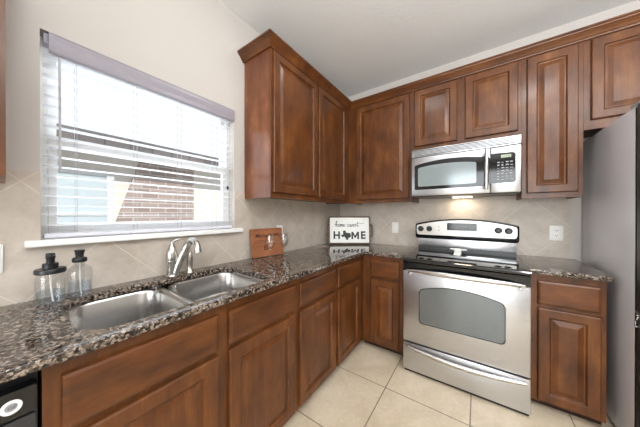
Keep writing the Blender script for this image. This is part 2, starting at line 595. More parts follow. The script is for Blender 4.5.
# ================================================================== OUTSIDE
nx = -2.6
hs = thing('neighbor_house', 'brick house, its sunlit parts coloured cream, with a grey shingle eave seen through the blinds', 'house', (nx - 1.2, -1.4, -0.3))
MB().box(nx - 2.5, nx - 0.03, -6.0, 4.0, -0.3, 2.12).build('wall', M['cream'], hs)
MB().prism([(-1.70, -0.3), (-0.66, -0.3), (-0.66, 2.1), (-1.42, 2.1), (-1.70, 1.15)], (nx - 0.03, 0, 0), (0, 1, 0), (0, 0, 1), (1, 0, 0), 0.05).build('brick_wall', M['brick'], hs)  # slanted edge shapes the sun and shade boundary into the brick
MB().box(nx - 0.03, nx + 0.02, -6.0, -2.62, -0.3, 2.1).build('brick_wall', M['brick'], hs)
ev = MB()
ev.box(nx - 0.2, nx + 0.30, -6.2, 4.2, 2.08, 2.12)
ev.build('eave', M['fascia'], hs)
MB().box(nx + 0.30, nx + 0.33, -6.2, 4.2, 2.06, 2.23).build('gutter', M['shingle'], hs)
MB().prism([(0.36, 2.232), (0.36, 2.262), (-2.6, 2.75), (-2.6, 2.71)], (nx, -6.2, 0), (1, 0, 0), (0, 0, 1), (0, 1, 0), 10.4).build('roof', M['shingle'], hs)
nw = MB()
for b in ((-2.45, -2.37, .95, 1.85), (-1.80, -1.72, .95, 1.85), (-2.37, -1.80, 1.78, 1.85), (-2.37, -1.80, .95, 1.03), (-2.37, -1.80, 1.26, 1.30)):
    nw.box(nx - 0.03, nx + 0.03, *b, 0.003)
nwo = nw.build('window', M['fascia'], hs)
MB().box(nx - 0.03, nx + 0.008, -2.38, -1.79, 1.0, 1.80).build('pane', M['pane_blue'], nwo)
struct('trim_4', MB().box(-9, -0.16, -9, 6, -0.45, -0.30), M['ground'])

# ================================================================== BASE CABINETS
FX = 0.602      # face-frame plane of the window-wall run
FY = -0.602
fW, fB = frame_W(FX), frame_B(FY)
DZ = (0.690, 0.842)
DR = (0.070, 0.667)
TOPB = 0.885
def base_cab(name, label, fr, a0, a1, back, fronts, mat_slab, open_top=False, frame_to=None):
    """carcass panels, face frame, toe kick, doors and drawers"""
    p = fr((a0 + a1) / 2, 0, 0)
    root = thing(name, label, 'cabinet', (p.x, p.y, 0))
    d_in = -back
    b = MB()
    bx(fr, a0, a0 + 0.016, 0.055, TOPB - .001, d_in, -0.02, b)
    bx(fr, a1 - 0.016, a1, 0.055, TOPB - .001, d_in, -0.02, b)
    bx(fr, a0 + .016, a1 - .016, 0.055, 0.073, d_in, -0.02, b)
    bx(fr, a0 + .016, a1 - .016, 0.073, TOPB - .001, d_in, d_in + 0.012, b)
    if not open_top:
        bx(fr, a0 + .016, a1 - .016, TOPB - 0.019, TOPB - .001, d_in + .012, -0.02, b)
    b.build('body', M['wood_end'], root)
    f = MB()
    a0f, a1f = frame_to or (a0, a1)
    xs = [a0f] + [v for fr_ in fronts for v in (fr_[0] + 0.012, fr_[1] - 0.012)] + [a1f]
    for i in range(0, len(xs), 2):
        bx(fr, xs[i], xs[i + 1], 0.055, TOPB - .001, -0.02, 0, f)
    for i in range(1, len(xs) - 1, 2):
        bx(fr, xs[i], xs[i + 1], DZ[1] - 0.010, TOPB - .001, -0.02, 0, f)
        bx(fr, xs[i], xs[i + 1], DR[1] - 0.010, DZ[0] + 0.010, -0.02, 0, f)
        bx(fr, xs[i], xs[i + 1], 0.055, DR[0] + 0.010, -0.02, 0, f)
    f.build('face_frame', M['wood'], root)
    k = MB()
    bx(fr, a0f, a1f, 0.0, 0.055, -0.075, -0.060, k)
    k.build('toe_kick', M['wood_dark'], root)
    for (u0, u1, nm) in fronts:
        panel_front(fr, u0, u1, DZ[0], DZ[1], SLAB, nm, mat_slab, root)
        panel_front(fr, u0, u1, DR[0], DR[1], RAISED, 'door', M['wood'], root)
    return root

base_cab('sink_cabinet', 'wooden sink base cabinet beside the dishwasher, its two slab fronts above two raised panel doors', fW, -2.562, -1.5755, 0.59,
         [(-2.530, -2.088, 'false_front'), (-2.038, -1.598, 'false_front')], M['wood_y'], open_top=True)
base_cab('base_cabinet', 'wooden base cabinet with two drawers running from sink base into the corner', fW, -1.5745, -0.6225, 0.59,
         [(-1.551, -1.128, 'drawer'), (-1.085, -0.698, 'drawer')], M['wood_y'], frame_to=(-1.5745, -0.6025))
base_cab('base_cabinet', 'narrow wooden base cabinet between the corner and left side of range', fB, 0.604, 1.019, 0.58,
         [(0.689, 0.955, 'drawer')], M['wood_x'])
base_cab('base_cabinet', 'narrow wooden base cabinet between the range and refrigerator', fB, 1.797, 2.131, 0.58,
         [(1.839, 2.108, 'drawer')], M['wood_x'])

# ================================================================== DISHWASHER
dw = thing('dishwasher', 'black built-in dishwasher under the counter with round silver badge', 'dishwasher', (0.32, -2.87, 0))
MB().box(0.03, 0.585, -3.165, -2.568, 0.02, 0.875).build('body', M['black'], dw)
MB().box(0.586, 0.622, -3.165, -2.570, 0.785, 0.852, 0.004).build('control_panel', M['black_gloss'], dw)
MB().box(0.586, 0.618, -3.165, -2.570, 0.11, 0.779, 0.004).build('door', M['charcoal'], dw)
MB().box(0.54, 0.575, -3.16, -2.572, 0.0, 0.10).build('toe_plate', M['black'], dw)
bc = (0.622, -2.609, 0.817)
rot = Matrix.Rotation(math.radians(90), 4, 'Y')
bd = MB().lathe([(0.0095, 0.0), (0.0155, 0.0), (0.0165, 0.0012), (0.0155, 0.0022), (0.0105, 0.0022), (0.0095, 0.001)], bc, 28, mat=rot).build('badge_ring', M['plastic_white'], dw, 40)
dsc = MB().lathe([(0, 0.0), (0.0099, 0.0), (0.0099, 0.0012), (0, 0.0012)], bc, 24, mat=rot).build('badge_disc', M['key'], bd)
text_mesh('GE', 0.0105, (0.6237, -2.609, 0.8170), (0, 1, 0), (0, 0, 1), (1, 0, 0), 0.0002, 'badge_lettering', M['ink'], bd, shear=0.35)

# ================================================================== COUNTERTOPS
CT, CB = 0.916, 0.886
def counter(name, label, outer, hole=None):
    cu = bpy.data.curves.new(name, 'CURVE')
    cu.dimensions = '2D'; cu.fill_mode = 'BOTH'
    cu.extrude = (CT - CB) / 2 - 0.007
    cu.bevel_depth = 0.007; cu.bevel_resolution = 3
    cu.offset = -0.007
    for pl in ([outer] + ([hole] if hole else [])):
        sp = cu.splines.new('POLY')
        sp.points.add(len(pl) - 1)
        for pt, q in zip(sp.points, pl):
            pt.co = (q[0], q[1], 0, 1)
        sp.use_cyclic_u = True
    ob = bpy.data.objects.new('c', cu); COL.objects.link(ob)
    bpy.context.view_layer.update()
    me = bpy.data.meshes.new_from_object(ob.evaluated_get(bpy.context.evaluated_depsgraph_get()))
    bpy.data.objects.remove(ob); bpy.data.curves.remove(cu)
    me.transform(Matrix.Translation((0, 0, (CT + CB) / 2)))
    b = MB(); b.bm.from_mesh(me); bpy.data.meshes.remove(me)
    bmesh.ops.remove_doubles(b.bm, verts=b.bm.verts[:], dist=1e-5)
    o = b.build(name, M['granite'], None, 35)
    return tag(o, label, 'countertop')
SY0, SY1, SX0, SX1 = -2.487, -1.727, 0.125, 0.578
hole = rrect(SX0, SX1, SY0, SY1, [0.11, 0.11, 0.10, 0.10], 8)
counter('countertop', 'long speckled brown granite countertop holding the sink and turning the corner to the range',
        [(0.0085, -3.4), (0.640, -3.4), (0.640, -0.640), (1.0195, -0.640), (1.0195, -0.0085), (0.0085, -0.0085)], hole)
counter('countertop', 'short speckled brown granite countertop between the range and refrigerator',
        [(1.795, -0.0085), (1.795, -0.640)] + [(2.153 - .03 + .03 * math.cos(math.radians(a)), -0.640 + .03 + .03 * math.sin(math.radians(a))) for a in range(-90, 1, 15)] + [(2.153, -0.0085)])

# ================================================================== SINK
sk = thing('kitchen_sink', 'undermount stainless steel double bowl sink in granite counter', 'sink', (0.35, -2.1, 0.68))
def bowl(x0, x1, y0, y1, r, zb):
    rings = []
    for ins, z, rr in ((0, 0.880, r), (0.006, 0.870, r), (0.014, zb + 0.05, r * .9), (0.022, zb + 0.022, r * .85), (0.040, zb + 0.006, r * .75), (0.07, zb, r * .6)):
        rings.append([(p[0], p[1], z) for p in rrect(x0 + ins, x1 - ins, y0 + ins, y1 - ins, [max(q - ins, 0.02) for q in (rr if isinstance(rr, list) else [rr] * 4)], 8)])
    return rings
DIV = (-2.150, -2.120)
for (y0, y1, zb, nm) in ((SY0 - 0.004, DIV[0], 0.690, 'bowl'), (DIV[1], SY1 + 0.004, 0.715, 'bowl')):
    b = MB()
    rr = bowl(SX0 - .004, SX1 + .004, y0, y1, 0.085, zb)
    b.loops([[Vector(p) for p in r] for r in rr], cap0=False, cap1=True)
    bo = b.build(nm, M['steel_sink'], sk, 50)
    MB().lathe([(0, 0.0015), (0.022, 0.0015), (0.034, 0.004), (0.044, 0.004), (0.047, 0.0005), (0.047, -0.002), (0, -0.002)], ((SX0 + SX1) / 2 - .05, (y0 + y1) / 2, zb + .001), 24).build('drain', M['nickel'], bo, 40)
dv = MB()
# divider ridge and flange that carries both bowls under the stone
dv.prism([(-2.156, 0.872), (-2.150, 0.8795), (-2.144, 0.8825), (-2.126, 0.8825), (-2.120, 0.8795), (-2.114, 0.872)], (SX0 - .004, 0, 0), (0, 1, 0), (0, 0, 1), (1, 0, 0), SX1 - SX0 + .008)
dv.build('divider', M['steel_sink'], sk, 50)
fl = MB()
o_ = rrect(SX0 - .022, SX1 + .016, SY0 - .025, SY1 + .025, 0.12, 8); i_ = rrect(SX0 - .004, SX1 + .004, SY0 - .004, SY1 + .004, [0.11, .11, .10, .10], 8)
fl.loops([[Vector((p[0], p[1], 0.8845)) for p in o_], [Vector((p[0], p[1], 0.8845)) for p in i_], [Vector((p[0], p[1], 0.8800)) for p in i_], [Vector((p[0], p[1], 0.8800)) for p in o_]], False, False)
fl.build('flange', M['steel_sink'], sk)

# ================================================================== FAUCET
fa = thing('faucet', 'brushed nickel single lever faucet standing behind the sink under the window', 'faucet', (0.085, -2.058, CT))
MB().lathe([(0, 0), (0.031, 0), (0.033, 0.004), (0.030, 0.010), (0.0275, 0.013), (0.0265, 0.05), (0.0285, 0.085), (0.0290, 0.088), (0.0285, 0.092), (0, 0.092)], (0.085, -2.058, CT + .0005), 28).build('base', M['nickel'], fa, 35)
lv = MB().lathe([(0, 0.093), (0.0285, 0.093), (0.0295, 0.105), (0.0290, 0.125), (0.024, 0.150), (0.016, 0.170), (0.0095, 0.185), (0.0085, 0.195), (0, 0.197)], (0.085, -2.058, CT), 24)
lv.tube(catmull([(0.085, -2.058, CT + .186), (0.087, -2.052, CT + .197), (0.093, -2.036, CT + .207), (0.100, -2.018, CT + .210)]), [.0085, .0082, .008, .0078, .0076, .0074, .0072, .007, .0068, .0066, .0064, .0062, .006, .0058, .0056, .0054, .0052, .005, .005][:19], 12)
lv.build('lever', M['nickel'], fa, 35)
sp_pts = catmull([(0.098, -2.045, 0.935), (0.106, -2.026, 1.000), (0.118, -2.004, 1.060), (0.132, -1.990, 1.098), (0.156, -1.981, 1.118), (0.186, -1.977, 1.110), (0.208, -1.976, 1.084), (0.217, -1.976, 1.052)], 5)
nS = len(sp_pts)
MB().tube(sp_pts, [0.0210 - 0.0045 * i / nS if i < nS * .7 else 0.0178 + 0.002 * (i / nS - .7) / .3 for i in range(nS)], 16).build('spout', M['nickel'], fa, 40)
tag(MB().lathe([(0, 0), (0.028, 0), (0.029, 0.004), (0.026, 0.009), (0.019, 0.018), (0.0155, 0.03), (0.0180, 0.06), (0.0195, 0.095), (0.0175, 0.118), (0.011, 0.128), (0, 0.130)], (0.087, -1.962, CT + .0005), 24).build('side_sprayer', M['nickel'], None, 35),
    'slim nickel side sprayer standing right of the faucet behind sink', 'sprayer')

# ================================================================== SOAP DISPENSERS
sd = thing('soap_dispenser', 'wide clear glass dispenser with broad flat black pump lid, on counter left of sink', 'dispenser', (0.125, -2.508, CT))
c = (0.125, -2.508, CT + .0008)
MB().lathe([(0, 0), (0.036, 0), (0.041, 0.006), (0.0415, 0.10), (0.039, 0.116), (0.036, 0.120), (0.0335, 0.116), (0.036, 0.108), (0.0385, 0.098), (0.038, 0.009), (0.033, 0.005), (0, 0.005)], c, 32).build('jar', M['glass'], sd, 40)
MB().lathe([(0, 0.0055), (0.0325, 0.0056), (0.0365, 0.010), (0.037, 0.050), (0, 0.050)], c, 32).build('soap', M['liquid'], sd, 40)
pm = MB().lathe([(0, 0.1205), (0.041, 0.1205), (0.043, 0.123), (0.043, 0.136), (0.041, 0.139), (0.022, 0.139), (0.022, 0.158), (0.020, 0.160), (0.012, 0.160), (0.0115, 0.176), (0.0135, 0.180), (0.0125, 0.198), (0.010, 0.200), (0, 0.200)], c, 32)
pm.tube([(c[0] + .005, c[1], c[2] + .190), (c[0] + .024, c[1] + .004, c[2] + .190), (c[0] + .034, c[1] + .006, c[2] + .186)], [.006, .0055, .005], 10)
pm.build('pump', M['black'], sd, 35)
MB().tube(catmull([(c[0], c[1], c[2] + .12), (c[0] + .004, c[1], c[2] + .07), (c[0] + .012, c[1] + .004, c[2] + .02), (c[0] + .018, c[1] + .006, c[2] + .010)]), 0.0028, 8).build('dip_tube', M['plastic_white'], sd, 60)
s2 = thing('soap_dispenser', 'clear glass bottle with narrow neck and flared black stopper, nearest the sink corner', 'dispenser', (0.105, -2.425, CT))
c = (0.105, -2.425, CT + .0008)
MB().lathe([(0, 0), (0.034, 0), (0.0385, 0.006), (0.040, 0.105), (0.036, 0.122), (0.022, 0.132), (0.0155, 0.136), (0.0155, 0.148), (0.0125, 0.148), (0.0125, 0.134), (0.018, 0.127), (0.033, 0.119), (0.037, 0.104), (0.0355, 0.009), (0.031, 0.005), (0, 0.005)], c, 32).build('bottle', M['glass'], s2, 40)
MB().lathe([(0, 0.0055), (0.0305, 0.0056), (0.0342, 0.010), (0.0345, 0.062), (0, 0.062)], c, 32).build('soap', M['liquid'], s2, 40)
MB().lathe([(0, 0.148), (0.022, 0.1485), (0.0235, 0.151), (0.0235, 0.163), (0.021, 0.167), (0.013, 0.169), (0.0125, 0.172), (0.0135, 0.182), (0.0165, 0.198), (0.0165, 0.2005), (0, 0.201)], c, 28).build('stopper', M['black'], s2, 35)
MB().tube([(c[0], c[1], c[2] + .147), (c[0] + .003, c[1], c[2] + .08), (c[0] + .008, c[1] + .003, c[2] + .012)], 0.0026, 8).build('dip_tube', M['plastic_white'], s2, 60)

# ================================================================== CUTTING BOARD
ba = math.radians(8)
bo_o = Vector((0.053, -1.478, CT + .003)); bu = Vector((0.10, 0.995, 0)).normalized()
bn0 = Vector((bu.y, -bu.x, 0))                      # faces the room
bv = Vector((-bn0.x * math.sin(ba), -bn0.y * math.sin(ba), math.cos(ba))); bn = bu.cross(bv).normalized()
BWID, BHGT = 0.318, 0.232
cb = MB().prism(rrect(0, BWID, 0, BHGT, 0.014, 5), bo_o - bn * 0.0, bu, bv, bn, 0.016, 0.003).build('cutting_board', M['board'], None)
tag(cb, 'reddish wooden cutting board with dark engraved writing, leaning on the tiled wall', 'cutting board')
def on_board(a, b): return bo_o + bu * a + bv * b + bn * 0.0162
eb = text_mesh('Michael', 0.046, on_board(0.105, 0.172), bu, bv, bn, 0.0003, 'engraving', M['burn'], cb, shear=0.3, bold=0.0008)
sq = MB()
def stroke(mb, fn, pts, r, n=5, flat=1.0):
    mb.tube([fn(*p) for p in [(q.x, q.y) for q in catmull([(a, b, 0) for a, b in pts], n)]], r, 6, flat)
stroke(sq, on_board, [(0.185, .165), (0.192, .182), (0.199, .160), (0.205, .180)], 0.0022)
stroke(sq, on_board, [(0.222, .188), (0.228, .160), (0.236, .190), (0.240, .166), (0.248, .180), (0.255, .163), (0.262, .190), (0.266, .164), (0.274, .180), (0.280, .164), (0.286, .178), (0.283, .148), (0.276, .152)], 0.0022)
sq.build('engraving', M['burn'], cb)
sq = MB()
stroke(sq, on_board, [(0.115, .083), (0.118, .050), (0.118, .084), (0.134, .084)], 0.0024)
stroke(sq, on_board, [(0.128, .082), (0.130, .050), (0.142, .062), (0.150, .050), (0.146, .070), (0.154, .078)], 0.0024)
sq.build('engraving', M['burn'], cb)
gv = MB()
for b_ in (0.135, 0.122):
    gv.tube([on_board(0.02, b_), on_board(BWID - .02, b_)], 0.0012, 6)
gv.build('engraved_line', M['burn'], cb)

# ================================================================== WINE GLASSES
def wine_glass(x, y, sc, label):
    g = thing('wine_glass', label, 'glass', (x, y, CT), 'wine glasses by the cutting board')
    c = (x, y, CT + .0006)
    k = sc
    ft = MB().lathe([(0, 0), (0.032 * k, 0), (0.033 * k, 0.0015 * k), (0.012 * k, 0.005 * k), (0, 0.0055 * k)], c, 28).build('foot', M['crystal'], g, 40)
    MB().lathe([(0.006 * k, 0.0045 * k), (0.004 * k, 0.012 * k), (0.0036 * k, 0.05 * k), (0.005 * k, 0.070 * k), (0.009 * k, 0.077 * k)], c, 16).build('stem', M['crystal'], g, 60)
    MB().lathe([(0, 0.075 * k), (0.010 * k, 0.076 * k), (0.026 * k, 0.090 * k), (0.0375 * k, 0.115 * k), (0.039 * k, 0.135 * k), (0.036 * k, 0.165 * k), (0.0315 * k, 0.190 * k), (0.0300 * k, 0.190 * k), (0.0345 * k, 0.164 * k), (0.0375 * k, 0.135 * k), (0.036 * k, 0.116 * k), (0.025 * k, 0.092 * k), (0.010 * k, 0.079 * k), (0, 0.0785 * k)], c, 32).build('bowl', M['crystal'], g, 50)
wine_glass(0.150, -1.372, 0.98, 'clear stemmed wine glass in front of the wooden cutting board')
wine_glass(0.140, -1.205, 0.98, 'clear stemmed wine glass in front of white wall plate, right of the board')

# ================================================================== HOME SIGN (a tray with handles)
fwv = Vector((-math.sin(YAW), math.cos(YAW), 0)); su = Vector((math.cos(YAW), math.sin(YAW), 0))
ta = math.radians(5)
sv = Vector((fwv.x * math.sin(ta), fwv.y * math.sin(ta), math.cos(ta))); sn = su.cross(sv).normalized()
so_ = Vector((0.274, -0.243, CT + .003))
SW, SH = 0.492, 0.326
sg = thing('home_sign', 'white rectangular home sweet home sign in wooden tray frame, propped in the corner', 'sign', (so_.x, so_.y, CT))
def on_sign(a, b, d=0.0): return so_ + su * a + sv * b + sn * d
MB().prism(rrect(-SW / 2 + .014, SW / 2 - .014, .014, SH - .014, 0.010, 4), on_sign(0, 0, 0.002), su, sv, sn, 0.010).build('panel', M['sign_white'], sg)
fr_ = MB()
oo = rrect(-SW / 2, SW / 2, 0, SH, 0.022, 5); ii = rrect(-SW / 2 + .013, SW / 2 - .013, .013, SH - .013, 0.014, 5)
fr_.loops([[on_sign(p[0], p[1], 0) for p in oo], [on_sign(p[0], p[1], 0.028) for p in oo], [on_sign(p[0], p[1], 0.028) for p in ii], [on_sign(p[0], p[1], 0.0) for p in ii], [on_sign(p[0], p[1], 0) for p in oo]], False, False)
fr_.build('frame', M['sign_wood'], sg)
for sgn in (-1, 1):
    h = MB()
    e = sgn * SW / 2
    h.prism([(e, 0.075), (e + sgn * .022, 0.085), (e + sgn * .026, 0.11), (e + sgn * .026, 0.20), (e + sgn * .022, 0.225), (e, 0.235), (e, 0.215), (e + sgn * .011, 0.205), (e + sgn * .011, 0.105), (e, 0.095)], on_sign(0, 0, .006), su, sv, sn, 0.016)
    h.build('handle', M['sign_wood'], sg)
for ch, a in (('H', -0.152), ('E', 0.160)):
    text_mesh(ch, 0.120, on_sign(a, 0.098, .0125), su, sv, sn, 0.0008, 'letter', M['ink'], sg, bold=0.0042, sx=0.98)
MB().prism([(0.022, 0.056), (0.042, 0.056), (0.042, 0.108), (0.063, 0.068), (0.071, 0.068), (0.092, 0.108), (0.092, 0.056), (0.112, 0.056), (0.112, 0.142), (0.092, 0.142), (0.067, 0.097), (0.042, 0.142), (0.022, 0.142)], on_sign(0, 0, .0122), su, sv, sn, 0.0012).build('letter', M['ink'], sg)
TX = [(-103.0, 36.5), (-100, 36.5), (-100, 34.56), (-98.6, 34.1), (-97.2, 33.85), (-95.8, 33.85), (-94.5, 33.6), (-94.04, 33.0), (-94.04, 31.9), (-93.5, 31.0), (-93.8, 29.7), (-95.0, 29.0),
      (-96.5, 28.3), (-97.3, 27.3), (-97.15, 25.95), (-98.2, 26.1), (-99.1, 26.4), (-99.5, 27.5), (-100.4, 28.6), (-101.4, 29.77), (-102.3, 29.85), (-102.7, 29.7), (-103.1, 28.98), (-104.2, 29.4), (-104.8, 30.5), (-106.6, 31.8), (-103.06, 32.0)]
MB().prism([((x + 100.0) * 0.0098 - 0.046, (y - 31.1) * 0.0108 + 0.099) for x, y in TX], on_sign(0, 0, .0122), su, sv, sn, 0.0012).build('state_outline', M['ink'], sg)
scr = MB()
def ss(pts, r=0.0030):
    stroke(scr, lambda a, b: on_sign(a, b, .0125), [(a * 1.0, b) for a, b in pts], r, 5, 0.6)
Y0 = 0.205
ss([(-.178, Y0 + .018), (-.165, Y0 + .028), (-.150, Y0 + .050), (-.146, Y0 + .064), (-.153, Y0 + .062), (-.158, Y0 + .035), (-.161, Y0 - .004)], 0.0046)       # h
ss([(-.161, Y0), (-.152, Y0 + .026), (-.144, Y0 + .024), (-.145, Y0 + .004), (-.138, Y0)], 0.0046)
ss([(-.118, Y0 + .026), (-.130, Y0 + .020), (-.129, Y0 + .002), (-.118, Y0), (-.112, Y0 + .014), (-.118, Y0 + .026), (-.106, Y0 + .022)], 0.0046)               # o
ss([(-.106, Y0 + .026), (-.106, Y0), (-.099, Y0 + .025), (-.093, Y0 + .022), (-.093, Y0), (-.086, Y0 + .025), (-.080, Y0 + .022), (-.080, Y0 + .002), (-.073, Y0 + .004)], 0.0046)  # m
ss([(-.072, Y0 + .010), (-.060, Y0 + .018), (-.062, Y0 + .027), (-.070, Y0 + .020), (-.070, Y0 + .003), (-.058, Y0), (-.046, Y0 + .012)], 0.0046)              # e
ss([(-.012, Y0 + .026), (-.020, Y0 + .030), (-.024, Y0 + .022), (-.012, Y0 + .010), (-.014, Y0 - .002), (-.030, Y0 - .002)], 0.0046)                            # s
ss([(0.000, Y0 + .028), (.003, Y0 + .002), (.012, Y0 + .002), (.016, Y0 + .026), (.019, Y0 + .002), (.028, Y0 + .002), (.032, Y0 + .030)], 0.0046)              # w
ss([(.040, Y0 + .012), (.052, Y0 + .020), (.050, Y0 + .030), (.041, Y0 + .022), (.042, Y0 + .004), (.054, Y0 + .002), (.062, Y0 + .012)], 0.0046)             # e
ss([(.064, Y0 + .014), (.077, Y0 + .022), (.075, Y0 + .032), (.066, Y0 + .024), (.067, Y0 + .006), (.078, Y0 + .004), (.088, Y0 + .016)], 0.0046)             # e
ss([(.096, Y0 + .056), (.093, Y0 + .008), (.102, Y0 + .004), (.112, Y0 + .012)], 0.0046)                                                                         # t
ss([(.082, Y0 + .038), (.100, Y0 + .040), (.116, Y0 + .036), (.130, Y0 + .040), (.150, Y0 + .036), (.172, Y0 + .040)], 0.0030)
scr.build('script_lettering', M['ink'], sg)

# ================================================================== UPPER CABINETS
UX, UY = 0.305, -0.305
UZ0, UZ1 = 1.392, 2.475
uW, uB = frame_W(UX), frame_B(UY)
def upper_cab(name, label, fr, a0, a1, back, z0, doors, frame_to=None):
    p = fr((a0 + a1) / 2, z0, -back / 2)
    root = thing(name, label, 'cabinet', (p.x, p.y, z0))
    b = MB()
    bx(fr, a0, a1, z0 + 0.016, UZ1 - 0.004, -back, -0.02, b)
    bx(fr, a0, a0 + 0.014, z0, z0 + 0.016, -back, -0.02, b)
    bx(fr, a1 - 0.014, a1, z0, z0 + 0.016, -back, -0.02, b)
    b.build('body', M['wood_end'], root)
    f = MB()
    a0f, a1f = frame_to or (a0, a1)
    xs = [a0f] + [v for d in doors for v in (d[0] + 0.012, d[1] - 0.012)] + [a1f]
    zt = doors[0][3] - 0.012
    zb = doors[0][2] + 0.012
    for i in range(0, len(xs), 2):
        bx(fr, xs[i], xs[i + 1], z0, UZ1, -0.02, 0, f)
    for i in range(1, len(xs) - 1, 2):
        bx(fr, xs[i], xs[i + 1], zt, UZ1, -0.02, 0, f)
        bx(fr, xs[i], xs[i + 1], z0, zb, -0.02, 0, f)
    f.build('face_frame', M['wood'], root)
    for (u0, u1, v0, v1) in doors:
        panel_front(fr, u0, u1, v0, v1, RAISED, 'door', M['wood'], root)
    return root
DT = 2.452
upper_cab('wall_cabinet', 'wooden two door wall cabinet right of the window, its end panel facing the window', uW, -1.510, -0.326, 0.296, UZ0,
          [(-1.492, -0.957, 1.430, DT), (-0.930, -0.402, 1.430, DT)], (-1.510, -0.3055))
upper_cab('wall_cabinet', 'wooden single door wall cabinet in the corner left of the microwave', uB, 0.3055, 0.997, 0.296, UZ0, [(0.399, 0.968, 1.430, DT)])
upper_cab('wall_cabinet', 'short wooden two door wall cabinet directly above the microwave', uB, 0.998, 1.795, 0.304, 1.868, [(1.014, 1.369, 1.920, DT), (1.427, 1.773, 1.920, DT)])
upper_cab('wall_cabinet', 'tall narrow wooden wall cabinet between the microwave and refrigerator', uB, 1.796, 2.114, 0.296, UZ0, [(1.823, 2.089, 1.430, DT)])
upper_cab('wall_cabinet', 'wooden wall cabinet above the refrigerator', uB, 2.115, 3.05, 0.304, 1.850, [(2.147, 2.570, 1.912, DT), (2.600, 3.02, 1.912, DT)])
upper_cab('wall_cabinet', 'sliver of wooden wall cabinet at the left edge beside the window', uW, -3.36, -2.612, 0.296, UZ0, [(-3.34, -2.99, 1.430, DT), (-2.965, -2.636, 1.430, DT)])

def crown(name, label, path, offs):
    prof = [(0.0, 2.464), (0.012, 2.464), (0.014, 2.472), (0.020, 2.476), (0.028, 2.488), (0.044, 2.506), (0.050, 2.509), (0.052, 2.516), (0.060, 2.518), (0.060, 2.530), (0.0, 2.530)]
    b = bmesh.new()
    rows = []
    for (px, py), (ox, oy) in zip(path, offs):
        rows.append([b.verts.new((px + ox * (o + .0008), py + oy * (o + .0008), z)) for o, z in prof])
    n = len(prof)
    for r, q in zip(rows, rows[1:]):
        for i in range(n):
            b.faces.new((r[i], r[(i + 1) % n], q[(i + 1) % n], q[i]))
    b.faces.new(rows[0][::-1]); b.faces.new(rows[-1])
    m = MB(); m._merge(b)
    return tag(m.build(name, M['wood_x'], None), label, 'molding')
crown('crown_molding', 'stained wooden crown molding along the tops of the wall cabinets around the corner',
      [(0.001, -1.510), (UX, -1.510), (UX, UY), (3.05, UY)], [(0, -1), (1, -1), (1, -1), (0, -1)])
crown('crown_molding', 'stained wooden crown molding on the cabinet at left edge beside the window',
      [(UX, -3.36), (UX, -2.612), (0.001, -2.612)], [(1, 0), (1, 1), (0, 1)])

# ================================================================== MICROWAVE
mw = thing('microwave', 'stainless steel over-the-range microwave with black control panel', 'microwave', (1.3975, -0.22, 1.433))
mX0, mX1, mZ0, mZ1 = 1.0155, 1.7795, 1.433, 1.857
MB().box(mX0 + .002, mX1 - .002, -0.400, -0.010, mZ0, mZ1 - .002, 0.003).build('body', M['charcoal'], mw)
mf = frame_B(-0.400)
dr = MB(); bx(mf, mX0, 1.597, mZ0 + .004, 1.786, 0.001, 0.030, dr, 0.006); dro = dr.build('door', M['steel'], mw, 40)
def arch(x0, x1, z0, z1, rise, r=0.012, n=14):
    """window outline with a gently arched top"""
    out = [(x0 + r, z0), (x1 - r, z0), (x1 - r * .3, z0 + r * .3), (x1, z0 + r), (x1, z1 - r), (x1 - r * .4, z1 - r * .1)]
    for k in range(1, n):
        t = k / n
        out.append((x1 - (x1 - x0) * t, z1 + rise * (1 - (2 * t - 1) ** 2)))
    out += [(x0 + r * .4, z1 - r * .1), (x0, z1 - r), (x0, z0 + r), (x0 + r * .3, z0 + r * .3)]
    return out
MB().prism(arch(1.042, 1.596, 1.492, 1.716, 0.030), (0, -0.4302, 0), (1, 0, 0), (0, 0, 1), (0, -1, 0), 0.0015).build('window_surround', M['black_gloss'], dro)
MB().prism(arch(1.072, 1.508, 1.520, 1.690, 0.018), (0, -0.4318, 0), (1, 0, 0), (0, 0, 1), (0, -1, 0), 0.0015).build('window', M['micro_glass'], dro)
hd = MB()
hd.tube([(1.572, -0.474, 1.462), (1.572, -0.478, 1.50), (1.572, -0.480, 1.62), (1.572, -0.478, 1.735), (1.572, -0.474, 1.772)], [0.013, .0145, .0145, .0145, .013], 16)
hd.box(1.564, 1.580, -0.472, -0.431, 1.478, 1.494).box(1.564, 1.580, -0.472, -0.431, 1.742, 1.758)
hd.build('handle', M['steel_handle'], dro, 40)
cp = MB(); bx(mf, 1.600, mX1, mZ0 + .004, 1.786, 0.001, 0.030, cp, 0.006); cpo = cp.build('control_panel', M['steel'], mw, 40)
MB().prism(rrect(1.597, 1.748, 1.508, 1.737, [.002, .022, .022, .002], 5), (0, -0.4302, 0), (1, 0, 0), (0, 0, 1), (0, -1, 0), 0.0015).build('keypad', M['black_gloss'], cpo)
MB().box(1.662, 1.722, -0.4325, -0.4315, 1.699, 1.722).build('display', M['lcd'], cpo)
ky = MB()
for r in range(7):
    for q in range(4):
        if random.random() < 0.85:
            ky.box(1.640 + q * .025, 1.640 + q * .025 + random.choice((.012, .017)), -0.4324, -0.4316, 1.533 + r * .0215, 1.533 + r * .0215 + random.choice((.005, .009)))
ky.build('keys', M['key'], cpo)
vg = MB(); bx(mf, mX0, mX1, 1.790, mZ1, 0.001, 0.029, vg, 0.004); vgo = vg.build('vent_grille', M['steel'], mw, 40)
MB().box(1.040, 1.742, -0.4296, -0.4290, 1.799, 1.850).build('vent_slot', M['black'], vgo)
vl = MB()
for k in range(4):
    vl.box(1.040, 1.742, -0.4310, -0.4297, 1.8065 + k * .0105, 1.8110 + k * .0105)
vl.build('louver', M['steel'], vgo)
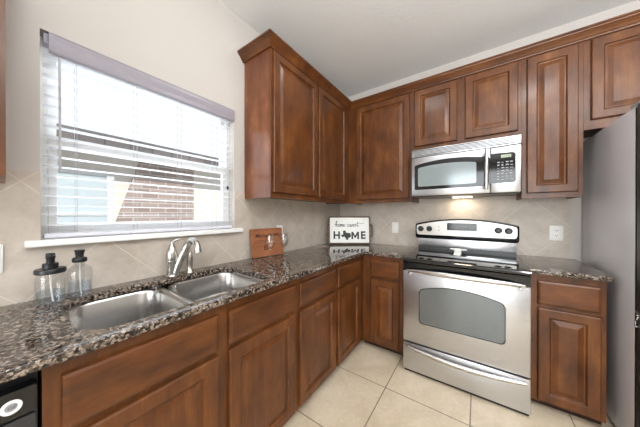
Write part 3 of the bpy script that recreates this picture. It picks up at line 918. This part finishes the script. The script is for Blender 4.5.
MB().box(1.320, 1.475, -0.150, -0.085, 1.428, 1.4326).build('light_lens', M['lens'], mw)
hl = lamp('hood_lamp', 'AREA', (1.397, -0.115, 1.426), (0, 0, 0), 0.9, (1.0, 0.84, 0.62), 0.14, 0.05)

# ================================================================== RANGE
rg = thing('range', 'stainless steel freestanding electric range with black glass top', 'stove', (1.405, -0.42, 0))
X0, X1 = 1.0235, 1.7885
MB().box(X0 + .003, X1 - .003, -0.700, -0.135, 0.026, 0.900).build('body', M['dark_grey'], rg)
for fx, fy in ((X0 + .05, -.62), (X1 - .05, -.62), (X0 + .05, -.18), (X1 - .05, -.18)):
    MB().lathe([(0, 0), (0.018, 0), (0.018, 0.008), (0.010, 0.010), (0.010, 0.0265), (0, 0.0265)], (fx, fy, 0), 16).build('foot', M['black'], rg)
MB().box(X0 + .006, X1 - .006, -0.722, -0.7005, 0.004, 0.0255).build('toe_plate', M['black'], rg)
dwr = MB().box(X0, X1, -0.7414, -0.7005, 0.026, 0.243, 0.006).build('storage_drawer', M['steel'], rg, 40)
def bow_handle(xa, xb, z, y0, bow, droop, h, t, name, parent, mat, n=24):
    rows = []
    for k in range(n + 1):
        s_ = 2 * k / n - 1
        x = xa + (xb - xa) * k / n
        q = 1 - s_ * s_
        y = y0 - bow * q
        zc = z - droop * q
        hh = h * (0.45 + 0.55 * math.sqrt(max(q, 0)))
        rows.append([Vector((x, y + t * 0.5 * math.cos(a), zc + hh * math.sin(a))) for a in [2 * math.pi * j / 12 for j in range(12)]])
    return MB().loops(rows).build(name, mat, parent, 50)
bow_handle(X0 + .022, X1 - .022, 0.220, -0.755, 0.022, 0.022, 0.018, 0.022, 'handle', dwr, M['steel_handle'])
od = MB().box(X0, X1, -0.7414, -0.7005, 0.253, 0.815, 0.006).build('oven_door', M['steel'], rg, 40)
MB().prism(arch(1.142, 1.668, 0.418, 0.684, 0.048, 0.025, 20), (0, -0.7416, 0), (1, 0, 0), (0, 0, 1), (0, -1, 0), 0.0012).build('window_trim', M['black_gloss'], od)
MB().prism(arch(1.148, 1.662, 0.424, 0.680, 0.046, 0.025, 20), (0, -0.7428, 0), (1, 0, 0), (0, 0, 1), (0, -1, 0), 0.0008).build('oven_window', M['oven_glass'], od)
bow_handle(X0 + .030, X1 - .030, 0.828, -0.762, 0.034, -0.006, 0.019, 0.026, 'handle', od, M['steel_handle'])
for hx in (X0 + .05, X1 - .05):
    MB().box(hx - .010, hx + .010, -0.765, -0.741, 0.796, 0.812, .003).build('handle_bracket', M['steel_handle'], od)
fp = MB()
fp.prism([(-0.702, 0.819), (-0.738, 0.819), (-0.742, 0.825), (-0.742, 0.884), (-0.702, 0.884)], (X0, 0, 0), (0, 1, 0), (0, 0, 1), (1, 0, 0), X1 - X0)
fp.build('front_panel', M['black_gloss'], rg)
ck = MB()
ck.prism([(-0.135, 0.901), (-0.702, 0.901), (-0.702, 0.887), (-0.738, 0.887), (-0.748, 0.893), (-0.750, 0.905), (-0.744, 0.914), (-0.725, 0.919), (-0.135, 0.919)], (X0 - .002, 0, 0), (0, 1, 0), (0, 0, 1), (1, 0, 0), X1 - X0 + .004)
ck.build('cooktop', M['black_glass'], rg, 35)
# backguard
MB().box(1.030, 1.778, -0.198, -0.140, 0.9195, 0.958).build('rear_vent', M['black'], rg)
MB().box(1.028, 1.780, -0.205, -0.140, 0.958, 1.050, 0.003).build('riser', M['steel'], rg, 40)
def bg_poly(ins, low=0.0):
    xa, xb = 1.004 + ins, 1.794 - ins
    zb = 1.034 + low
    r = 0.020
    out = [(xa + r, zb), (xb - r, zb), (xb - r * .3, zb + r * .3), (xb, zb + r), (xb, 1.176 - ins - r * .4), (xb - r * .3, 1.176 - ins), (xb - r, 1.182 - ins)]
    for k in range(1, 16):
        t = k / 16
        x = xb - r - (xb - xa - 2 * r) * t
        out.append((x, 1.182 - ins + 0.046 * (1 - (2 * t - 1) ** 2)))
    out += [(xa + r, 1.182 - ins), (xa + r * .3, 1.176 - ins), (xa, 1.176 - ins - r * .4), (xa, zb + r), (xa + r * .3, zb + r * .3)]
    return out
bg = MB().prism(bg_poly(0), (0, -0.140, 0), (1, 0, 0), (0, 0, 1), (0, -1, 0), 0.078, 0.006).build('backguard', M['black_gloss'], rg, 40)
MB().prism(bg_poly(0.014, 0.036), (0, -0.2181, 0), (1, 0, 0), (0, 0, 1), (0, -1, 0), 0.003).build('control_face', M['steel_face'], bg)
ds = MB().prism(rrect(1.283, 1.513, 1.121, 1.189, 0.008, 4), (0, -0.2212, 0), (1, 0, 0), (0, 0, 1), (0, -1, 0), 0.0015).build('display', M['display'], bg)
for zz in (1.130, 1.142, 1.170):
    mk = MB()
    for q in range(9):
        mk.box(1.296 + q * .0235, 1.309 + q * .0235, -0.2233, -0.2228, zz, zz + .004)
    mk.build('control_print', M['green_print'], ds)
for kx, kz in ((1.056, 1.128), (1.132, 1.130), (1.660, 1.134), (1.726, 1.132)):
    kb = MB().lathe([(0, 0.0), (0.026, 0.0), (0.026, 0.004), (0.021, 0.006), (0.019, 0.020), (0.016, 0.023), (0, 0.023)], (kx, -0.2212, kz), 24, mat=Matrix.Rotation(math.radians(90), 4, 'X')).build('knob', M['black'], bg, 35)
    MB().box(kx - .003, kx + .003, -0.2485, -0.243, kz - .017, kz + .017).build('knob_grip', M['black'], bg)
text_mesh('GE', 0.012, (1.398, -0.2213, 1.090), (1, 0, 0), (0, 0, 1), (0, -1, 0), 0.0003, 'badge', M['ink'], bg, shear=0.3)
for zz in (1.15, 1.118):
    MB().lathe([(0, 0), (.005, 0), (.005, .001), (0, .001)], (1.215, -0.2212, zz), 12, mat=Matrix.Rotation(math.radians(90), 4, 'X')).build('indicator', M['ink'], bg)

# ================================================================== SPOON REST
sr = thing('spoon_rest', 'small white ceramic spoon rest standing on the black cooktop', 'spoon rest', (1.375, -0.30, 0.919))
c = (1.375, -0.268, 0.9196)
MB().lathe([(0, 0.0), (0.026, 0.0), (0.028, 0.003), (0.026, 0.022), (0.060, 0.030), (0.068, 0.036), (0.066, 0.040), (0.055, 0.035), (0.024, 0.027), (0, 0.026)], c, 32, 1.0, 0.62).build('dish', M['ceramic'], sr, 40)
MB().prism([(-.260, 0.945), (-.300, 0.948), (-.352, 0.934), (-.400, 0.9205), (-.402, 0.9245), (-.352, 0.9395), (-.300, 0.9545), (-.262, 0.952)], (1.350, 0, 0), (0, 1, 0), (0, 0, 1), (1, 0, 0), 0.050).build('handle', M['ceramic'], sr, 40)

# ================================================================== REFRIGERATOR
rf = thing('refrigerator', 'tall grey metal refrigerator at the right edge beside short counter', 'refrigerator', (2.62, -0.4, 0))
MB().box(2.180, 3.090, -0.745, -0.030, 0.025, 1.826, 0.006).build('body', M['fridge_side'], rf, 40)
MB().box(2.181, 3.089, -0.748, -0.744, 0.06, 1.82).build('gasket', M['steel_handle'], rf)
for xa, xb in ((2.181, 2.632), (2.638, 3.089)):
    MB().box(xa, xb, -0.830, -0.752, 0.075, 1.826, 0.012, 3).build('door', M['charcoal'], rf, 40)
MB().box(2.183, 2.300, -0.800, -0.690, 1.8265, 1.845, 0.005).build('hinge_cover', M['key'], rf)
MB().box(2.20, 3.07, -0.74, -0.05, 0.0, 0.0255).build('base_grille', M['black'], rf)
mg = MB()
for k in range(9):
    a = k * 0.7
    mg.tube([(2.1785, -0.764 + .006 * math.cos(a), 0.735 + .010 * k - .04), (2.1775, -0.770 + .012 * math.sin(a * 1.3), 0.742 + .010 * k - .04)], 0.0035, 6)
tag(mg.build('magnet', M['steel_handle'], None), 'small silvery ornament stuck on the front edge of refrigerator', 'magnet')

# ================================================================== WALL PLATES
def plate(name, label, cat, fr, a0, a1, b0, b1, kind):
    p = fr((a0 + a1) / 2, b0, 0)
    root = thing(name, label, cat, (p.x, p.y, b0))
    m = MB(); bx(fr, a0, a1, b0, b1, 0.0002, 0.006, m, 0.002); m.build('plate', M['plastic_white'], root, 40)
    ca, cz = (a0 + a1) / 2, (b0 + b1) / 2
    if kind == 'switch':
        m = MB(); bx(fr, ca - .008, ca + .008, cz - .016, cz + .016, 0.006, 0.0085, m, 0.001); bx(fr, ca - .004, ca + .004, cz - .003, cz + .012, 0.0085, 0.016, m, 0.001)
        m.build('toggle', M['plastic_white'], root)
    else:
        for dz in (-.020, .020):
            m = MB(); bx(fr, ca - .016, ca + .016, cz + dz - .014, cz + dz + .014, 0.006, 0.0080, m, 0.001); r = m.build('receptacle', M['plastic_white'], root)
            m = MB()
            for da in (-.006, .006):
                bx(fr, ca + da - .0013, ca + da + .0013, cz + dz - .001, cz + dz + .008, 0.0080, 0.0084, m)
            bx(fr, ca - .002, ca + .002, cz + dz - .009, cz + dz - .005, 0.0080, 0.0084, m)
            m.build('slot', M['ink'], r)
    return root
pB, pW = frame_B(-0.008), frame_W(0.008)
plate('wall_switch', 'white wall switch plate on back tiles between the home sign and range', 'switch', pB, 0.705, 0.777, 1.055, 1.178, 'switch')
plate('wall_outlet', 'white double outlet on back tiles between the range and refrigerator', 'outlet', pB, 2.003, 2.084, 1.054, 1.178, 'outlet')
plate('wall_outlet', 'white outlet on left tiles partly hidden behind the right wine glass', 'outlet', pW, -1.165, -1.092, 1.045, 1.168, 'outlet')
plate('wall_switch', 'white wall plate at the left edge under the cabinet sliver', 'switch', pW, -2.690, -2.617, 1.042, 1.155, 'switch')

# ================================================================== VENETIAN BLIND
bl = thing('venetian_blind', 'white horizontal slat blind filling the window above the sink', 'blind', (-0.03, -2.06, 1.166))
by0, by1 = WY0 + 0.010, WY1 - 0.010
va = MB()
va.prism([(-0.004, 1.972), (0.006, 1.972), (0.010, 1.980), (0.008, 2.000), (0.012, 2.030), (0.010, 2.050), (0.004, 2.058), (-0.004, 2.058)], (0, WY0 + 0.024, 0), (1, 0, 0), (0, 0, 1), (0, 1, 0), WY1 - WY0 - 0.022)
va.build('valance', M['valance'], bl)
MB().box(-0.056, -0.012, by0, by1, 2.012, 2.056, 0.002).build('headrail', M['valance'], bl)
sl = MB()
tilt = math.radians(0)
NS = 18
for k in range(NS):
    z = 1.222 + k * (1.968 - 1.222) / (NS - 1)
    prof = []
    for s_ in (-1, -0.5, 0, 0.5, 1):
        xx = s_ * 0.0245; zz = 0.0014 * (1 - s_ * s_)
        prof.append((xx * math.cos(tilt) - zz * math.sin(tilt) - 0.032, xx * math.sin(tilt) + zz * math.cos(tilt) + z))
    poly = prof + [(p[0], p[1] - 0.0018) for p in prof[::-1]]
    sl.prism(poly, (0, by0, 0), (1, 0, 0), (0, 0, 1), (0, 1, 0), by1 - by0)
sl.build('slat_stack', M['slat'], bl, 30)
MB().box(-0.056, -0.008, by0, by1, 1.168, 1.186, 0.003).build('bottom_rail', M['rail'], bl)
cd = MB()
for yy in (-2.417, -2.192, -1.968, -1.737):
    for xx in (-0.0585, -0.0055):
        cd.tube([(xx, yy, 1.19), (xx, yy, 2.012)], 0.0011, 6)
cd.build('ladder_cord', M['cord'], bl)
MB().tube([(0.004, -2.470, 1.965), (0.006, -2.470, 1.46)], 0.0045, 8).build('tilt_wand', M['cord'], bl)
lc = MB().tube([(0.004, -1.655, 1.972), (0.004, -1.655, 1.48)], 0.0012, 6).build('lift_cord', M['cord'], bl)
MB().lathe([(0, 0), (0.007, 0.002), (0.008, 0.012), (0.005, 0.026), (0, 0.028)], (0.004, -1.655, 1.452), 14).build('tassel', M['black'], lc)
